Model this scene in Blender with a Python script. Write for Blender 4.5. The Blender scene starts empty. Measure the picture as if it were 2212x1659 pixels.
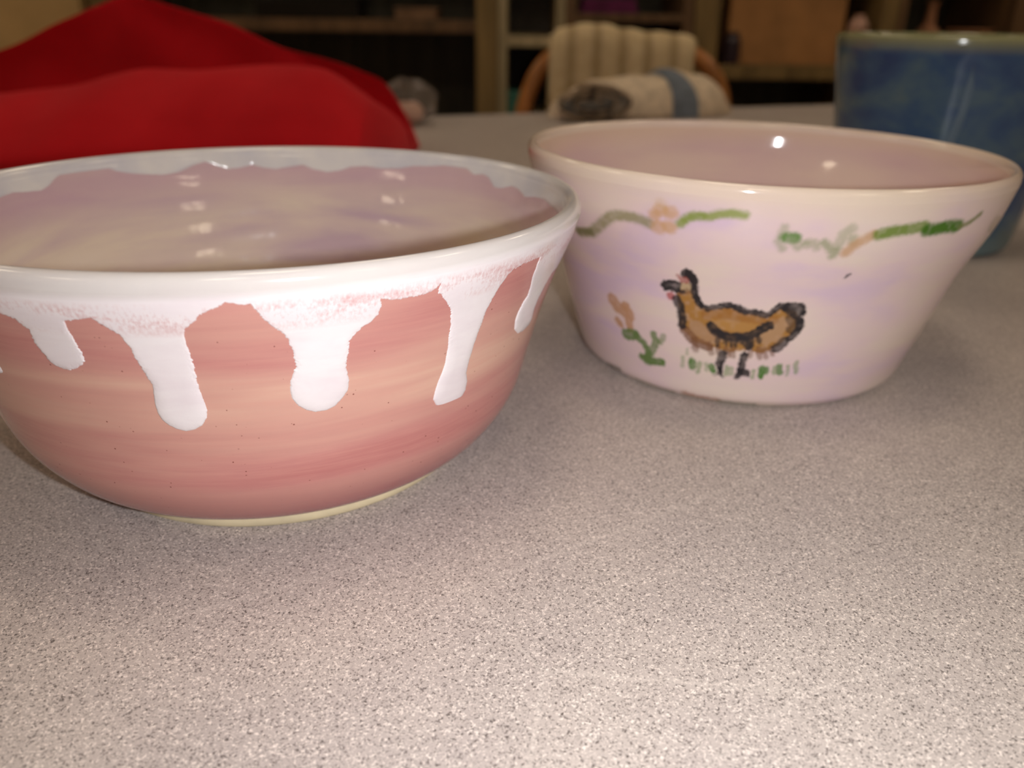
import bpy, math, random
import numpy as np
from mathutils import Vector, Matrix

# ------------------------------------------------------------------ camera, light, exposure
sc = bpy.context.scene
PITCH, ROLL, CAM_H = math.radians(24.36), math.radians(0.74), 0.1181
cam_d = bpy.data.cameras.new('camera')
cam = bpy.data.objects.new('camera', cam_d)
sc.collection.objects.link(cam)
cp, sp, cr, sr = math.cos(PITCH), math.sin(PITCH), math.cos(ROLL), math.sin(ROLL)
fwd, up0, rt0 = Vector((0, cp, -sp)), Vector((0, sp, cp)), Vector((1, 0, 0))
rt, up = cr * rt0 + sr * up0, -sr * rt0 + cr * up0
cam.matrix_world = Matrix(((rt.x, up.x, -fwd.x, 0), (rt.y, up.y, -fwd.y, 0), (rt.z, up.z, -fwd.z, CAM_H), (0, 0, 0, 1)))
cam_d.sensor_width = 36.0
cam_d.lens = 1766.0 / 2212.0 * 36.0
cam_d.clip_start = 0.005
cam_d.dof.use_dof = True
cam_d.dof.focus_distance = 0.176
cam_d.dof.aperture_fstop = cam_d.lens / 2.3
sc.camera = cam

world = bpy.data.worlds.new('room_air')
sc.world = world
world.use_nodes = True
world.node_tree.nodes['Background'].inputs[0].default_value = (1.0, 0.8, 0.6, 1)
world.node_tree.nodes['Background'].inputs[1].default_value = 0.02

# the phone's flash: a small lamp beside the lens, the only strong light of the photograph
fl = bpy.data.lights.new('phone_flash', 'SPOT')
fl.energy = FLASH_W = 1.65
fl.color = (0.98, 1.0, 1.03)
fl.spot_size = math.radians(150)
fl.spot_blend = 1.0
fl.shadow_soft_size = 0.0035
flo = bpy.data.objects.new('phone_flash', fl)
sc.collection.objects.link(flo)
flo.matrix_world = cam.matrix_world.copy()
flo.location = Vector((0, 0, CAM_H)) + rt * 0.028 - up * 0.001 - fwd * 0.002

LAMP_STRENGTH = 9.6
LAMP_COLOUR = (1.0, 0.82, 0.60, 1)

sc.view_settings.view_transform = 'Standard'
sc.view_settings.look = 'None'
sc.view_settings.exposure = 0.0
sc.view_settings.gamma = 1.0
sc.view_settings.use_curve_mapping = False

# ------------------------------------------------------------------ helpers
COL = sc.collection
def lin(c):
    return tuple((v / 255 / 12.92) if v / 255 <= 0.04045 else ((v / 255 + 0.055) / 1.055) ** 2.4 for v in c)
def rgba(c):
    return lin(c) + (1.0,)
def link(name, me, mat=None, parent=None, smooth=True):
    o = bpy.data.objects.new(name, me)
    COL.objects.link(o)
    if mat is not None:
        me.materials.append(mat)
    if parent is not None:
        o.parent = parent
    if smooth and len(me.polygons):
        me.polygons.foreach_set('use_smooth', np.ones(len(me.polygons), bool))
    return o
def mesh(verts, faces):
    me = bpy.data.meshes.new('m')
    verts = np.asarray(verts, np.float32).reshape(-1, 3)
    if isinstance(faces, np.ndarray) and faces.ndim == 2:
        n, k = faces.shape
        me.vertices.add(len(verts)); me.vertices.foreach_set('co', verts.ravel())
        me.loops.add(n * k); me.loops.foreach_set('vertex_index', faces.astype(np.int32).ravel())
        me.polygons.add(n)
        me.polygons.foreach_set('loop_start', np.arange(0, n * k, k, dtype=np.int32))
        me.update(calc_edges=True)
        me.validate()
    else:
        me.from_pydata([tuple(v) for v in verts], [], [tuple(f) for f in faces])
        me.update()
    return me
def tag(o, label, cat, group=None, kind=None):
    if label: o['label'] = label
    if cat: o['category'] = cat
    if group: o['group'] = group
    if kind: o['kind'] = kind
    return o
def empty(name, loc, label, cat, group=None, rz=0.0):
    o = bpy.data.objects.new(name, None)
    o.empty_display_size = 0.05
    COL.objects.link(o)
    o.location = loc
    o.rotation_euler = (0, 0, rz)
    return tag(o, label, cat, group)
def box_mesh(x0, x1, y0, y1, z0, z1, bev=0.0):
    b = min(bev, (x1 - x0) / 2.01, (y1 - y0) / 2.01, (z1 - z0) / 2.01)
    if b <= 0:
        v = [(x, y, z) for x in (x0, x1) for y in (y0, y1) for z in (z0, z1)]
        f = [(0, 1, 3, 2), (4, 6, 7, 5), (0, 4, 5, 1), (2, 3, 7, 6), (0, 2, 6, 4), (1, 5, 7, 3)]
        return mesh(v, f)
    import bmesh
    bm = bmesh.new()
    bmesh.ops.create_cube(bm, size=1.0)
    for vv in bm.verts:
        vv.co = Vector(((x0 + x1) / 2 + vv.co.x * (x1 - x0), (y0 + y1) / 2 + vv.co.y * (y1 - y0), (z0 + z1) / 2 + vv.co.z * (z1 - z0)))
    bmesh.ops.bevel(bm, geom=bm.edges[:], offset=b, segments=2, affect='EDGES', profile=0.6)
    me = bpy.data.meshes.new('m'); bm.to_mesh(me); bm.free()
    return me
def box(name, x0, x1, y0, y1, z0, z1, mat, parent=None, bev=0.0):
    return link(name, box_mesh(x0, x1, y0, y1, z0, z1, bev), mat, parent, smooth=False)
def grid_faces(n, m, wrap=False):
    i = np.arange(n if wrap else n - 1)[:, None]; j = np.arange(m - 1)[None, :]
    a = i * m + j; b = ((i + 1) % n) * m + j
    return np.stack([a, b, b + 1, a + 1], -1).reshape(-1, 4)
def tube_mesh(path, rad, seg=12, closed_ends=True):
    path = [Vector(p) for p in path]
    rr = rad if isinstance(rad, (list, tuple)) else [rad] * len(path)
    vs, fs = [], []
    ref = Vector((0.13, 0.31, 0.94))
    for i, p in enumerate(path):
        t = (path[min(i + 1, len(path) - 1)] - path[max(i - 1, 0)]).normalized()
        a = t.cross(ref)
        a = a.normalized() if a.length > 1e-4 else t.orthogonal().normalized()
        b = t.cross(a)
        for k in range(seg):
            q = 2 * math.pi * k / seg
            vs.append(p + (a * math.cos(q) + b * math.sin(q)) * rr[i])
    for i in range(len(path) - 1):
        for k in range(seg):
            fs.append((i * seg + k, i * seg + (k + 1) % seg, (i + 1) * seg + (k + 1) % seg, (i + 1) * seg + k))
    if closed_ends:
        fs.append(tuple(range(seg))[::-1]); fs.append(tuple((len(path) - 1) * seg + k for k in range(seg)))
    return mesh(vs, fs)
def smooth_path(pts, n=10):
    pts = [Vector(p) for p in pts]; out = []
    for i in range(len(pts) - 1):
        p0, p1, p2, p3 = pts[max(i - 1, 0)], pts[i], pts[i + 1], pts[min(i + 2, len(pts) - 1)]
        for k in range(n):
            t = k / n
            out.append(0.5 * ((2 * p1) + (p2 - p0) * t + (2 * p0 - 5 * p1 + 4 * p2 - p3) * t * t + (3 * p1 - p0 - 3 * p2 + p3) * t ** 3))
    out.append(pts[-1])
    return out
def pchip(xk, yk, x):
    xk = np.asarray(xk, float); yk = np.asarray(yk, float); x = np.asarray(x, float)
    d = np.diff(yk) / np.diff(xk)
    m = np.empty_like(yk); m[0], m[-1] = d[0], d[-1]
    for i in range(1, len(yk) - 1):
        m[i] = 0 if d[i - 1] * d[i] <= 0 else 2 * d[i - 1] * d[i] / (d[i - 1] + d[i])
    i = np.clip(np.searchsorted(xk, x) - 1, 0, len(xk) - 2)
    h = xk[i + 1] - xk[i]; t = np.clip((x - xk[i]) / h, 0, 1)
    return (2 * t**3 - 3 * t**2 + 1) * yk[i] + (t**3 - 2 * t**2 + t) * h * m[i] + (-2 * t**3 + 3 * t**2) * yk[i + 1] + (t**3 - t**2) * h * m[i + 1]
def vnoise(x, y, seed=0):
    xi = np.floor(x).astype(np.int64); yi = np.floor(y).astype(np.int64)
    fx = x - xi; fy = y - yi
    fx = fx * fx * (3 - 2 * fx); fy = fy * fy * (3 - 2 * fy)
    def hsh(a, b):
        n = (a * 374761393 + b * 668265263 + seed * 1442695041) & 0xFFFFFFFF
        n = ((n ^ (n >> 13)) * 1274126177) & 0xFFFFFFFF
        return ((n ^ (n >> 16)) & 0xFFFF) / 65535.0 * 2 - 1
    return ((hsh(xi, yi) * (1 - fx) + hsh(xi + 1, yi) * fx) * (1 - fy) + (hsh(xi, yi + 1) * (1 - fx) + hsh(xi + 1, yi + 1) * fx) * fy)
def seg_dist(U, V, pts):
    """unsigned distance from every (U, V) to a polyline"""
    best = np.full(U.shape, 1e9)
    for (ax, ay), (bx, by) in zip(pts[:-1], pts[1:]):
        dx, dy = bx - ax, by - ay
        L2 = dx * dx + dy * dy + 1e-18
        t = np.clip(((U - ax) * dx + (V - ay) * dy) / L2, 0, 1)
        np.minimum(best, (U - ax - t * dx) ** 2 + (V - ay - t * dy) ** 2, out=best)
    return np.sqrt(best)
def inside(U, V, pts):
    c = np.zeros(U.shape, bool)
    for (ax, ay), (bx, by) in zip(pts, pts[1:] + pts[:1]):
        if ay == by: continue
        m = ((ay > V) != (by > V)) & (U < (bx - ax) * (V - ay) / (by - ay) + ax)
        c ^= m
    return c

# ------------------------------------------------------------------ materials
class NT:
    """small node-graph helper"""
    def __init__(s, name, rough=0.5, spec=0.5, metallic=0.0):
        s.m = bpy.data.materials.new(name); s.m.use_nodes = True
        s.t = s.m.node_tree; s.n = s.t.nodes; s.l = s.t.links
        s.b = s.n['Principled BSDF']
        s.b.inputs['Roughness'].default_value = rough
        s.b.inputs['Specular IOR Level'].default_value = spec
        s.b.inputs['Metallic'].default_value = metallic
        s.tc = s.n.new('ShaderNodeTexCoord')
    def coord(s, scale=(1, 1, 1), loc=(0, 0, 0), rot=(0, 0, 0)):
        mp = s.n.new('ShaderNodeMapping')
        mp.inputs['Scale'].default_value = scale; mp.inputs['Location'].default_value = loc; mp.inputs['Rotation'].default_value = rot
        s.l.new(s.tc.outputs['Object'], mp.inputs['Vector'])
        return mp.outputs[0]
    def noise(s, scale, vec=None, detail=2.0, rough=0.5, dist=0.0):
        q = s.n.new('ShaderNodeTexNoise')
        q.inputs['Scale'].default_value = scale; q.inputs['Detail'].default_value = detail
        q.inputs['Roughness'].default_value = rough; q.inputs['Distortion'].default_value = dist
        s.l.new(vec if vec is not None else s.tc.outputs['Object'], q.inputs['Vector'])
        return q.outputs['Fac']
    def voro(s, scale, vec=None):
        q = s.n.new('ShaderNodeTexVoronoi'); q.inputs['Scale'].default_value = scale
        s.l.new(vec if vec is not None else s.tc.outputs['Object'], q.inputs['Vector'])
        return q
    def ramp(s, fac, stops, interp='LINEAR'):
        r = s.n.new('ShaderNodeValToRGB'); r.color_ramp.interpolation = interp
        e = r.color_ramp.elements
        while len(e) < len(stops): e.new(0.5)
        for i, (p, c) in enumerate(stops):
            e[i].position = p
            e[i].color = c if len(c) == 4 else rgba(c)
        s.l.new(fac, r.inputs[0])
        return r.outputs[0]
    def mask(s, fac, lo, hi):
        r = s.n.new('ShaderNodeMapRange'); r.inputs['From Min'].default_value = lo; r.inputs['From Max'].default_value = hi
        s.l.new(fac, r.inputs['Value'])
        return r.outputs['Result']
    def mix(s, fac, a, b, mode='MIX'):
        q = s.n.new('ShaderNodeMix'); q.data_type = 'RGBA'; q.blend_type = mode
        for v, sock in ((a, q.inputs['A']), (b, q.inputs['B'])):
            if isinstance(v, tuple): sock.default_value = v if len(v) == 4 else rgba(v)
            else: s.l.new(v, sock)
        f = q.inputs['Factor']
        if isinstance(fac, (int, float)): f.default_value = fac
        else: s.l.new(fac, f)
        return q.outputs['Result']
    def math(s, op, a, b):
        q = s.n.new('ShaderNodeMath'); q.operation = op
        for v, sock in ((a, q.inputs[0]), (b, q.inputs[1])):
            if isinstance(v, (int, float)): sock.default_value = v
            else: s.l.new(v, sock)
        return q.outputs[0]
    def sep(s):
        q = s.n.new('ShaderNodeSeparateXYZ'); s.l.new(s.tc.outputs['Object'], q.inputs[0]); return q.outputs
    def bump(s, h, strength, dist):
        q = s.n.new('ShaderNodeBump'); q.inputs['Strength'].default_value = strength; q.inputs['Distance'].default_value = dist
        s.l.new(h, q.inputs['Height']); s.l.new(q.outputs[0], s.b.inputs['Normal'])
    def col(s, c):
        if isinstance(c, tuple): s.b.inputs['Base Color'].default_value = c if len(c) == 4 else rgba(c)
        else: s.l.new(c, s.b.inputs['Base Color'])
        return s
def simple(name, c, rough=0.6, var=0.12, scale=12.0, stretch=(1, 1, 1), spec=0.4, bump=0.0):
    q = NT(name, rough, spec)
    n = q.noise(scale, q.coord(stretch), 4.0, 0.6)
    lo = tuple(max(0, v * (1 - var)) for v in c); hi = tuple(min(255, v * (1 + var)) for v in c)
    q.col(q.ramp(n, [(0.3, lo), (0.7, hi)]))
    if bump: q.bump(n, bump, 0.002)
    return q.m
M = {}
GLAZE_EDGE = [(251.55,64.90),(252.35,64.43),(253.32,63.84),(253.95,62.89),(254.57,61.59),(254.39,60.29),(254.04,58.28),(254.12,56.74),(254.48,54.96),(254.92,53.42),(255.90,52.59),(257.15,52.36),(258.66,53.07),(259.73,54.13),(260.35,55.20),(260.62,57.09),(260.62,59.34),(260.53,61.24),(260.53,62.42),(260.79,63.48),(260.71,64.31),(261.95,64.67),(263.46,65.14),(264.71,65.50),(265.15,64.79),(265.69,63.84),(266.49,63.01),(267.20,61.83),(267.55,60.52),(267.91,58.99),(268.00,57.45),(268.09,55.55),(268.44,53.66),(268.62,51.41),(268.80,49.75),(268.35,46.91),(268.09,44.90),(268.00,42.77),(268.27,41.11),(268.98,39.69),(270.04,38.63),(271.38,38.04),(272.89,38.51),(274.14,39.57),(275.11,41.47),(275.47,43.48),(275.38,45.97),(275.20,48.33),(275.20,50.70),(275.38,52.95),(275.47,55.55),(275.38,58.16),(275.29,60.05),(275.38,61.83),(275.91,63.37),(276.98,64.79),(277.96,66.21),(279.12,67.15),(280.09,67.51),(281.34,68.69),(282.23,68.34),(283.12,68.10),(284.27,67.98),(284.54,66.92),(285.16,65.97),(285.70,64.31),(286.76,62.54),(287.83,60.88),(288.45,58.99),(288.72,56.86),(288.99,54.96),(289.17,52.95),(288.63,51.29),(288.10,49.16),(287.92,46.79),(288.19,44.66),(288.90,42.89),(290.06,41.47),(291.48,40.64),(293.26,40.64),(294.59,41.47),(295.84,43.24),(296.64,45.02),(296.81,47.50),(296.37,50.46),(296.28,52.12),(296.55,55.20),(296.81,57.45),(297.53,59.22),(298.59,60.52),(299.75,61.35),(300.37,62.30),(300.82,63.72),(300.91,65.14),(300.64,66.32),(300.28,66.80),(301.26,66.44),(302.42,65.61),(303.57,65.73),(305.09,65.61),(306.51,65.73),(308.02,65.97),(309.09,66.56),(309.98,67.98),(309.71,66.68),(309.71,65.50),(310.69,64.08),(311.67,62.42),(312.65,60.52),(313.36,57.92),(313.62,55.44),(313.80,52.95),(314.16,49.52),(314.25,46.08),(313.98,43.60),(313.45,41.23),(313.09,38.75),(313.00,36.50),(313.80,34.84),(314.96,33.30),(316.56,32.59),(318.52,32.83),(320.03,33.77),(320.92,35.67),(320.83,38.39),(320.03,40.99),(320.03,43.60),(320.21,47.03),(320.38,50.35),(320.65,53.19),(320.83,56.03),(321.18,58.75),(321.81,60.52),(322.43,63.13),(323.32,65.14),(324.39,66.32),(326.70,66.80),(329.90,66.92),(331.95,66.80),(331.95,64.90),(332.21,61.95),(333.19,58.63),(333.37,56.03),(332.48,54.25),(331.86,51.88),(332.03,49.64),(333.01,47.03),(335.50,44.78),(337.90,44.31),(340.66,44.78),(341.37,46.79),(340.31,49.99),(340.48,52.59),(341.82,55.55),(343.77,57.80),(350.00,58.04),(350.00,61.00),(350.00,63.60),(350.00,65.14)]
INNER_EDGE = [(170.85,67.47),(167.06,67.86),(163.92,67.27),(160.27,66.88),(158.18,67.73),(155.69,69.63),(153.47,70.94),(150.21,71.20),(146.68,71.20),(143.94,71.20),(141.06,69.11),(137.80,67.93),(134.40,67.21),(130.35,66.49),(126.70,67.01),(122.91,68.84),(119.90,69.83),(117.29,68.12),(114.94,66.95),(111.67,67.27),(108.67,68.12),(105.93,67.01),(103.05,66.42),(98.48,67.34),(96.00,67.86),(93.52,66.36),(89.73,65.38),(86.59,65.96),(83.59,67.40),(79.67,67.86),(75.62,67.34),(70.39,67.80),(66.35,68.97),(61.25,69.50),(57.07,70.35),(50.67,70.28),(47.93,68.58),(45.05,69.30),(42.96,68.71),(39.96,65.96),(37.35,66.29),(33.69,67.80),(31.08,67.47),(27.03,65.90),(22.45,67.08),(17.62,67.67),(12.92,67.21)]
PAINT = {
 'hen': [
  ('P',(190, 136, 66),0.95,0.00,[(238.84,43.20),(240.40,44.18),(241.86,44.06),(242.14,41.24),(242.78,38.78),(243.61,37.07),(245.17,36.45),(247.09,36.21),(249.11,36.94),(251.13,37.68),(253.33,36.82),(255.07,35.96),(257.64,36.08),(260.48,34.98),(261.68,37.07),(262.96,38.66),(264.52,39.15),(266.54,38.17),(268.37,35.84),(268.83,32.40),(267.82,29.58),(266.17,26.76),(264.70,25.04),(263.05,23.32),(261.22,22.34),(259.75,22.22),(258.19,23.20),(256.26,22.59),(253.97,21.85),(251.13,21.73),(248.10,22.46),(245.08,23.08),(242.69,23.69),(241.04,25.78),(239.48,27.37),(238.56,29.58),(238.84,32.77),(238.56,35.84),(237.92,38.78),(238.56,40.87)]),
  ('S',(200, 158, 122),0.7,3.17,[(243.33,29.09),(245.99,26.88),(247.83,26.02)]),
  ('S',(205, 165, 128),0.7,3.51,[(261.68,27.99),(263.42,30.56),(264.61,33.02)]),
  ('S',(205, 152, 84),0.6,2.44,[(247.92,31.67),(252.96,30.93),(257.73,31.67)]),
  ('S',(172, 112, 50),0.5,2.77,[(245.81,34.37),(251.13,35.35),(257.27,34.73),(261.95,34.37)]),
  ('S',(138, 92, 62),0.8,2.48,[(240.40,27.25),(242.05,24.80),(243.88,23.32),(246.91,22.59)]),
  ('S',(138, 92, 62),0.6,1.36,[(242.97,23.32),(243.52,20.62)]),
  ('S',(138, 92, 62),0.6,1.35,[(247.46,23.08),(248.01,20.38)]),
  ('S',(138, 92, 62),0.6,1.35,[(249.48,23.08),(250.03,20.26)]),
  ('S',(138, 92, 62),0.6,1.35,[(251.86,22.71),(252.41,20.38)]),
  ('S',(138, 92, 62),0.6,1.35,[(253.60,22.95),(253.79,20.13)]),
  ('S',(138, 92, 62),0.6,1.35,[(258.01,24.06),(258.28,20.75)]),
  ('S',(138, 92, 62),0.6,1.35,[(260.12,23.81),(261.13,20.38)]),
  ('S',(138, 92, 62),0.6,1.36,[(261.86,23.57),(262.68,20.75)]),
  ('S',(138, 92, 62),0.6,1.35,[(263.42,24.55),(264.15,22.10)]),
  ('S',(214, 188, 150),0.9,2.04,[(239.85,42.46),(240.67,42.83)]),
  ('S',(138, 92, 62),0.6,1.37,[(238.75,40.50),(240.67,41.12)]),
  ('P',(44, 40, 44),0.97,0.00,[(238.93,46.64),(239.30,48.23),(240.31,49.21),(241.41,48.85),(242.51,47.86),(243.15,46.88),(242.60,45.66),(242.51,44.31),(241.50,44.55),(240.21,45.78),(239.30,45.66)]),
  ('S',(176, 82, 74),0.75,1.52,[(239.48,45.04),(240.21,44.92)]),
  ('S',(190, 110, 105),0.6,0.85,[(238.56,46.15),(238.75,45.41)]),
  ('S',(92, 86, 84),0.95,2.57,[(235.54,41.97),(237.74,42.34)]),
  ('S',(44, 40, 44),0.9,0.89,[(234.62,41.36),(234.99,42.59),(236.09,43.20),(237.74,43.94),(238.56,43.32)]),
  ('S',(44, 40, 44),0.9,0.89,[(235.17,40.62),(236.64,41.48),(237.65,40.62),(238.75,40.87),(239.57,40.87)]),
  ('S',(206, 98, 96),0.8,1.66,[(236.27,38.54),(236.73,38.54)]),
  ('S',(44, 40, 44),0.95,1.54,[(242.23,45.53),(242.42,42.46),(242.69,40.26),(243.33,38.17),(244.34,36.94)]),
  ('S',(44, 40, 44),0.92,1.44,[(244.34,36.82),(245.99,36.21),(247.55,36.82),(249.57,38.05),(251.59,38.29),(253.51,37.68),(254.98,36.70),(257.55,36.70),(260.30,35.72),(261.68,37.43),(262.87,39.40),(264.61,39.89)]),
  ('S',(44, 40, 44),0.9,1.03,[(251.95,37.80),(254.16,36.58),(255.53,36.45)]),
  ('S',(44, 40, 44),0.95,2.15,[(264.70,39.15),(266.26,39.27),(267.91,39.15),(268.55,37.43),(267.64,36.70),(265.99,38.05)]),
  ('S',(44, 40, 44),0.6,2.45,[(266.26,35.47),(267.91,32.77),(267.36,31.54)]),
  ('S',(44, 40, 44),0.95,1.69,[(268.74,34.73),(269.38,32.77),(268.83,30.07),(267.55,27.99)]),
  ('S',(44, 40, 44),0.85,2.49,[(266.45,26.76),(264.89,24.43)]),
  ('S',(44, 40, 44),0.93,1.92,[(238.10,37.68),(238.84,35.47),(239.39,32.89),(239.66,30.69),(239.57,28.84)]),
  ('S',(44, 40, 44),0.95,2.17,[(247.18,30.32),(248.19,28.60),(249.94,27.49),(252.78,27.13),(256.08,27.62),(258.19,28.84),(259.75,31.05),(261.58,32.28)]),
  ('S',(44, 40, 44),0.8,0.92,[(249.29,27.13),(249.20,23.45)]),
  ('S',(44, 40, 44),0.8,1.06,[(250.94,26.64),(251.50,24.67)]),
  ('S',(44, 40, 44),0.8,0.92,[(252.50,26.15),(253.05,23.69)]),
  ('S',(44, 40, 44),0.8,0.92,[(254.06,26.39),(253.97,24.30)]),
  ('S',(44, 40, 44),0.8,1.76,[(256.17,27.00),(257.46,24.30)]),
  ('S',(44, 40, 44),0.8,1.76,[(257.55,27.62),(257.73,24.06)]),
  ('S',(44, 40, 44),0.8,1.27,[(259.02,28.97),(259.93,26.27)]),
  ('S',(44, 40, 44),0.8,1.41,[(254.80,27.25),(255.53,25.78)]),
  ('S',(44, 40, 44),0.93,2.09,[(251.04,20.50),(250.76,17.07),(250.39,14.12)]),
  ('S',(44, 40, 44),0.93,1.45,[(250.30,14.37),(249.29,12.65)]),
  ('S',(44, 40, 44),0.93,1.38,[(250.76,14.49),(251.95,12.53)]),
  ('S',(44, 40, 44),0.93,1.72,[(256.91,20.99),(256.72,17.56),(256.72,14.61)]),
  ('S',(44, 40, 44),0.93,1.60,[(256.81,14.98),(256.08,12.53)]),
  ('S',(44, 40, 44),0.93,1.67,[(257.09,14.86),(258.92,13.75)])],
 'tulip': [
  ('S',(214, 160, 118),0.85,3.00,[(218.02,31.30),(219.30,29.34),(221.41,28.72)]),
  ('S',(214, 160, 118),0.85,2.18,[(222.60,30.69),(223.89,27.49)]),
  ('S',(214, 160, 118),0.85,1.67,[(218.66,24.06),(219.76,22.59)]),
  ('S',(214, 160, 118),0.85,2.13,[(222.97,25.53),(223.15,22.71)]),
  ('S',(112, 140, 78),0.9,2.59,[(221.32,19.52),(224.53,20.75)]),
  ('S',(112, 140, 78),0.9,1.66,[(225.08,20.50),(227.56,18.41),(229.21,15.59),(228.11,12.53)]),
  ('S',(112, 140, 78),0.8,1.65,[(231.13,22.95),(231.87,20.87),(230.77,16.94),(228.57,13.14)]),
  ('S',(112, 140, 78),0.6,1.23,[(234.16,23.08),(233.06,20.26)]),
  ('S',(112, 140, 78),0.95,1.86,[(226.36,12.65),(228.93,11.91),(233.43,12.77)]),
  ('S',(112, 140, 78),0.7,1.86,[(228.02,11.18),(230.40,12.03)])],
 'grass': [
  ('S',(128, 158, 96),0.5,0.95,[(240.03,16.70),(239.94,13.26)]),
  ('S',(128, 158, 96),0.4,0.65,[(241.22,20.38),(241.31,18.29)]),
  ('S',(92, 138, 64),0.9,1.60,[(242.78,15.96),(242.97,13.75)]),
  ('S',(128, 158, 96),0.6,1.02,[(245.08,15.84),(244.62,12.03)]),
  ('S',(128, 158, 96),0.5,0.80,[(246.91,15.84),(247.09,13.51)]),
  ('S',(92, 138, 64),0.9,1.45,[(248.38,15.10),(249.02,13.51)]),
  ('S',(128, 158, 96),0.6,1.09,[(252.78,15.72),(252.87,13.14)]),
  ('S',(128, 158, 96),0.55,1.09,[(254.06,15.47),(254.34,13.38)]),
  ('S',(128, 158, 96),0.6,0.87,[(260.30,15.47),(260.48,12.65)]),
  ('S',(92, 138, 64),0.95,1.45,[(262.50,16.57),(262.78,13.51)]),
  ('S',(92, 138, 64),0.8,1.23,[(263.60,16.57),(263.69,14.86)]),
  ('S',(128, 158, 96),0.6,0.87,[(265.71,17.19),(266.08,14.86)]),
  ('S',(92, 138, 64),0.8,1.45,[(267.09,17.43),(267.73,15.10)]),
  ('S',(128, 158, 96),0.6,0.88,[(269.66,17.56),(270.02,14.24)]),
  ('S',(128, 158, 96),0.6,1.02,[(271.49,19.03),(272.32,15.22)])],
 'base_band': [
  ('S',(206, 158, 134),0.8,1.73,[(240.86,1.85),(244.43,0.99),(251.59,1.11)]),
  ('S',(84, 108, 60),0.9,1.05,[(252.14,0.50),(258.65,0.50),(263.24,0.50)]),
  ('S',(150, 142, 96),0.8,1.07,[(221.60,0.75),(227.28,0.87),(231.50,0.50),(236.45,0.62)]),
  ('S',(84, 92, 66),0.8,1.19,[(208.48,2.34),(215.18,3.08)])],
 'garland_left': [
  ('S',(150, 148, 92),0.75,2.42,[(211.05,53.02),(216.00,54.37),(218.94,57.07),(221.32,59.77),(223.70,61.97),(226.46,62.83),(229.02,62.83),(231.04,62.47),(232.60,61.85)]),
  ('S',(112, 110, 60),0.6,1.72,[(211.23,53.39),(216.09,54.61)]),
  ('S',(152, 168, 72),0.85,1.92,[(239.21,63.20),(240.40,65.04),(242.14,66.15),(244.89,66.27),(246.54,67.25),(248.84,67.86),(251.50,67.74)]),
  ('S',(140, 160, 66),0.6,1.14,[(240.12,64.43),(241.77,65.90),(243.88,66.27)]),
  ('S',(226, 178, 130),0.75,2.88,[(234.99,66.52),(235.08,66.39)]),
  ('S',(226, 178, 130),0.75,3.00,[(237.19,66.15),(237.28,66.02)]),
  ('S',(226, 178, 130),0.75,2.37,[(233.79,64.80),(233.98,64.67)]),
  ('S',(226, 178, 130),0.75,3.18,[(234.53,61.24),(234.71,61.12)]),
  ('S',(226, 178, 130),0.75,2.90,[(236.82,61.73),(237.00,61.61)]),
  ('S',(226, 190, 140),0.35,2.09,[(235.08,68.60),(235.54,68.23)])],
 'garland_right': [
  ('S',(148, 160, 110),0.5,1.57,[(259.57,65.04),(258.92,60.75),(260.03,58.66)]),
  ('S',(148, 160, 110),0.5,1.42,[(264.43,60.99),(265.99,61.24),(267.00,59.15)]),
  ('S',(148, 160, 110),0.65,1.79,[(268.19,60.99),(270.39,58.54),(271.31,58.54),(270.85,56.94)]),
  ('S',(148, 160, 110),0.45,2.21,[(271.49,60.38),(271.76,63.57),(273.14,65.29)]),
  ('S',(148, 160, 110),0.5,1.76,[(262.04,60.99),(263.14,59.28)]),
  ('S',(148, 160, 110),0.45,1.41,[(264.06,60.50),(265.16,59.77)]),
  ('S',(148, 160, 110),0.5,1.80,[(274.06,62.47),(274.42,60.75)]),
  ('S',(92, 144, 52),0.85,2.45,[(260.39,62.10),(261.95,62.10)]),
  ('S',(222, 176, 134),0.8,2.32,[(273.60,58.17),(274.61,60.01),(275.89,61.36),(278.28,63.32)]),
  ('S',(124, 152, 56),0.9,2.60,[(279.65,63.45),(283.05,64.31),(287.27,64.80),(290.20,65.29)]),
  ('S',(74, 124, 28),0.95,3.09,[(291.67,64.18),(294.79,64.18),(297.45,64.67),(301.21,64.18)]),
  ('S',(132, 140, 78),0.85,1.28,[(302.22,63.94),(305.52,65.04),(308.36,67.01)]),
  ('S',(160, 150, 105),0.4,4.42,[(319.82,61.73),(333.95,57.43)])],
 'fleck': [
  ('S',(60, 52, 56),0.8,0.59,[(275.98,49.83),(276.53,50.81)])]}
# speckled laminate
q = NT('speckled_laminate', 0.42, 0.35)
n1 = q.noise(1950.0, None, 2.5, 0.6, 0.5)
n2 = q.noise(1750.0, q.coord((1, 1, 1), (3.1, 7.7, 1.3)), 2.5, 0.6, 0.5)
big = q.noise(18.0, None, 3.0, 0.6)
c = q.ramp(big, [(0.35, (183, 172, 168)), (0.65, (191, 180, 174))])
c = q.mix(q.mask(n1, 0.525, 0.67), c, (86, 78, 75))
c = q.mix(q.mask(n2, 0.535, 0.68), c, (238, 226, 218))
# a few pale hairline scratches and rings rubbed into the surface
w = q.voro(9.0, q.coord((1, 1, 1), (0.4, 0.1, 0)))
w.feature = 'DISTANCE_TO_EDGE'
c = q.mix(q.math('MULTIPLY', q.mask(w.outputs['Distance'], 0.006, 0.0), 0.22), c, (226, 216, 208))
q.col(c)
q.bump(n1, 0.12, 0.0002)
M['laminate'] = q.m
M['edge_band'] = simple('dark_edge_band', (70, 60, 52), 0.5)
M['steel_leg'] = simple('grey_steel', (90, 88, 86), 0.4)

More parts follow.
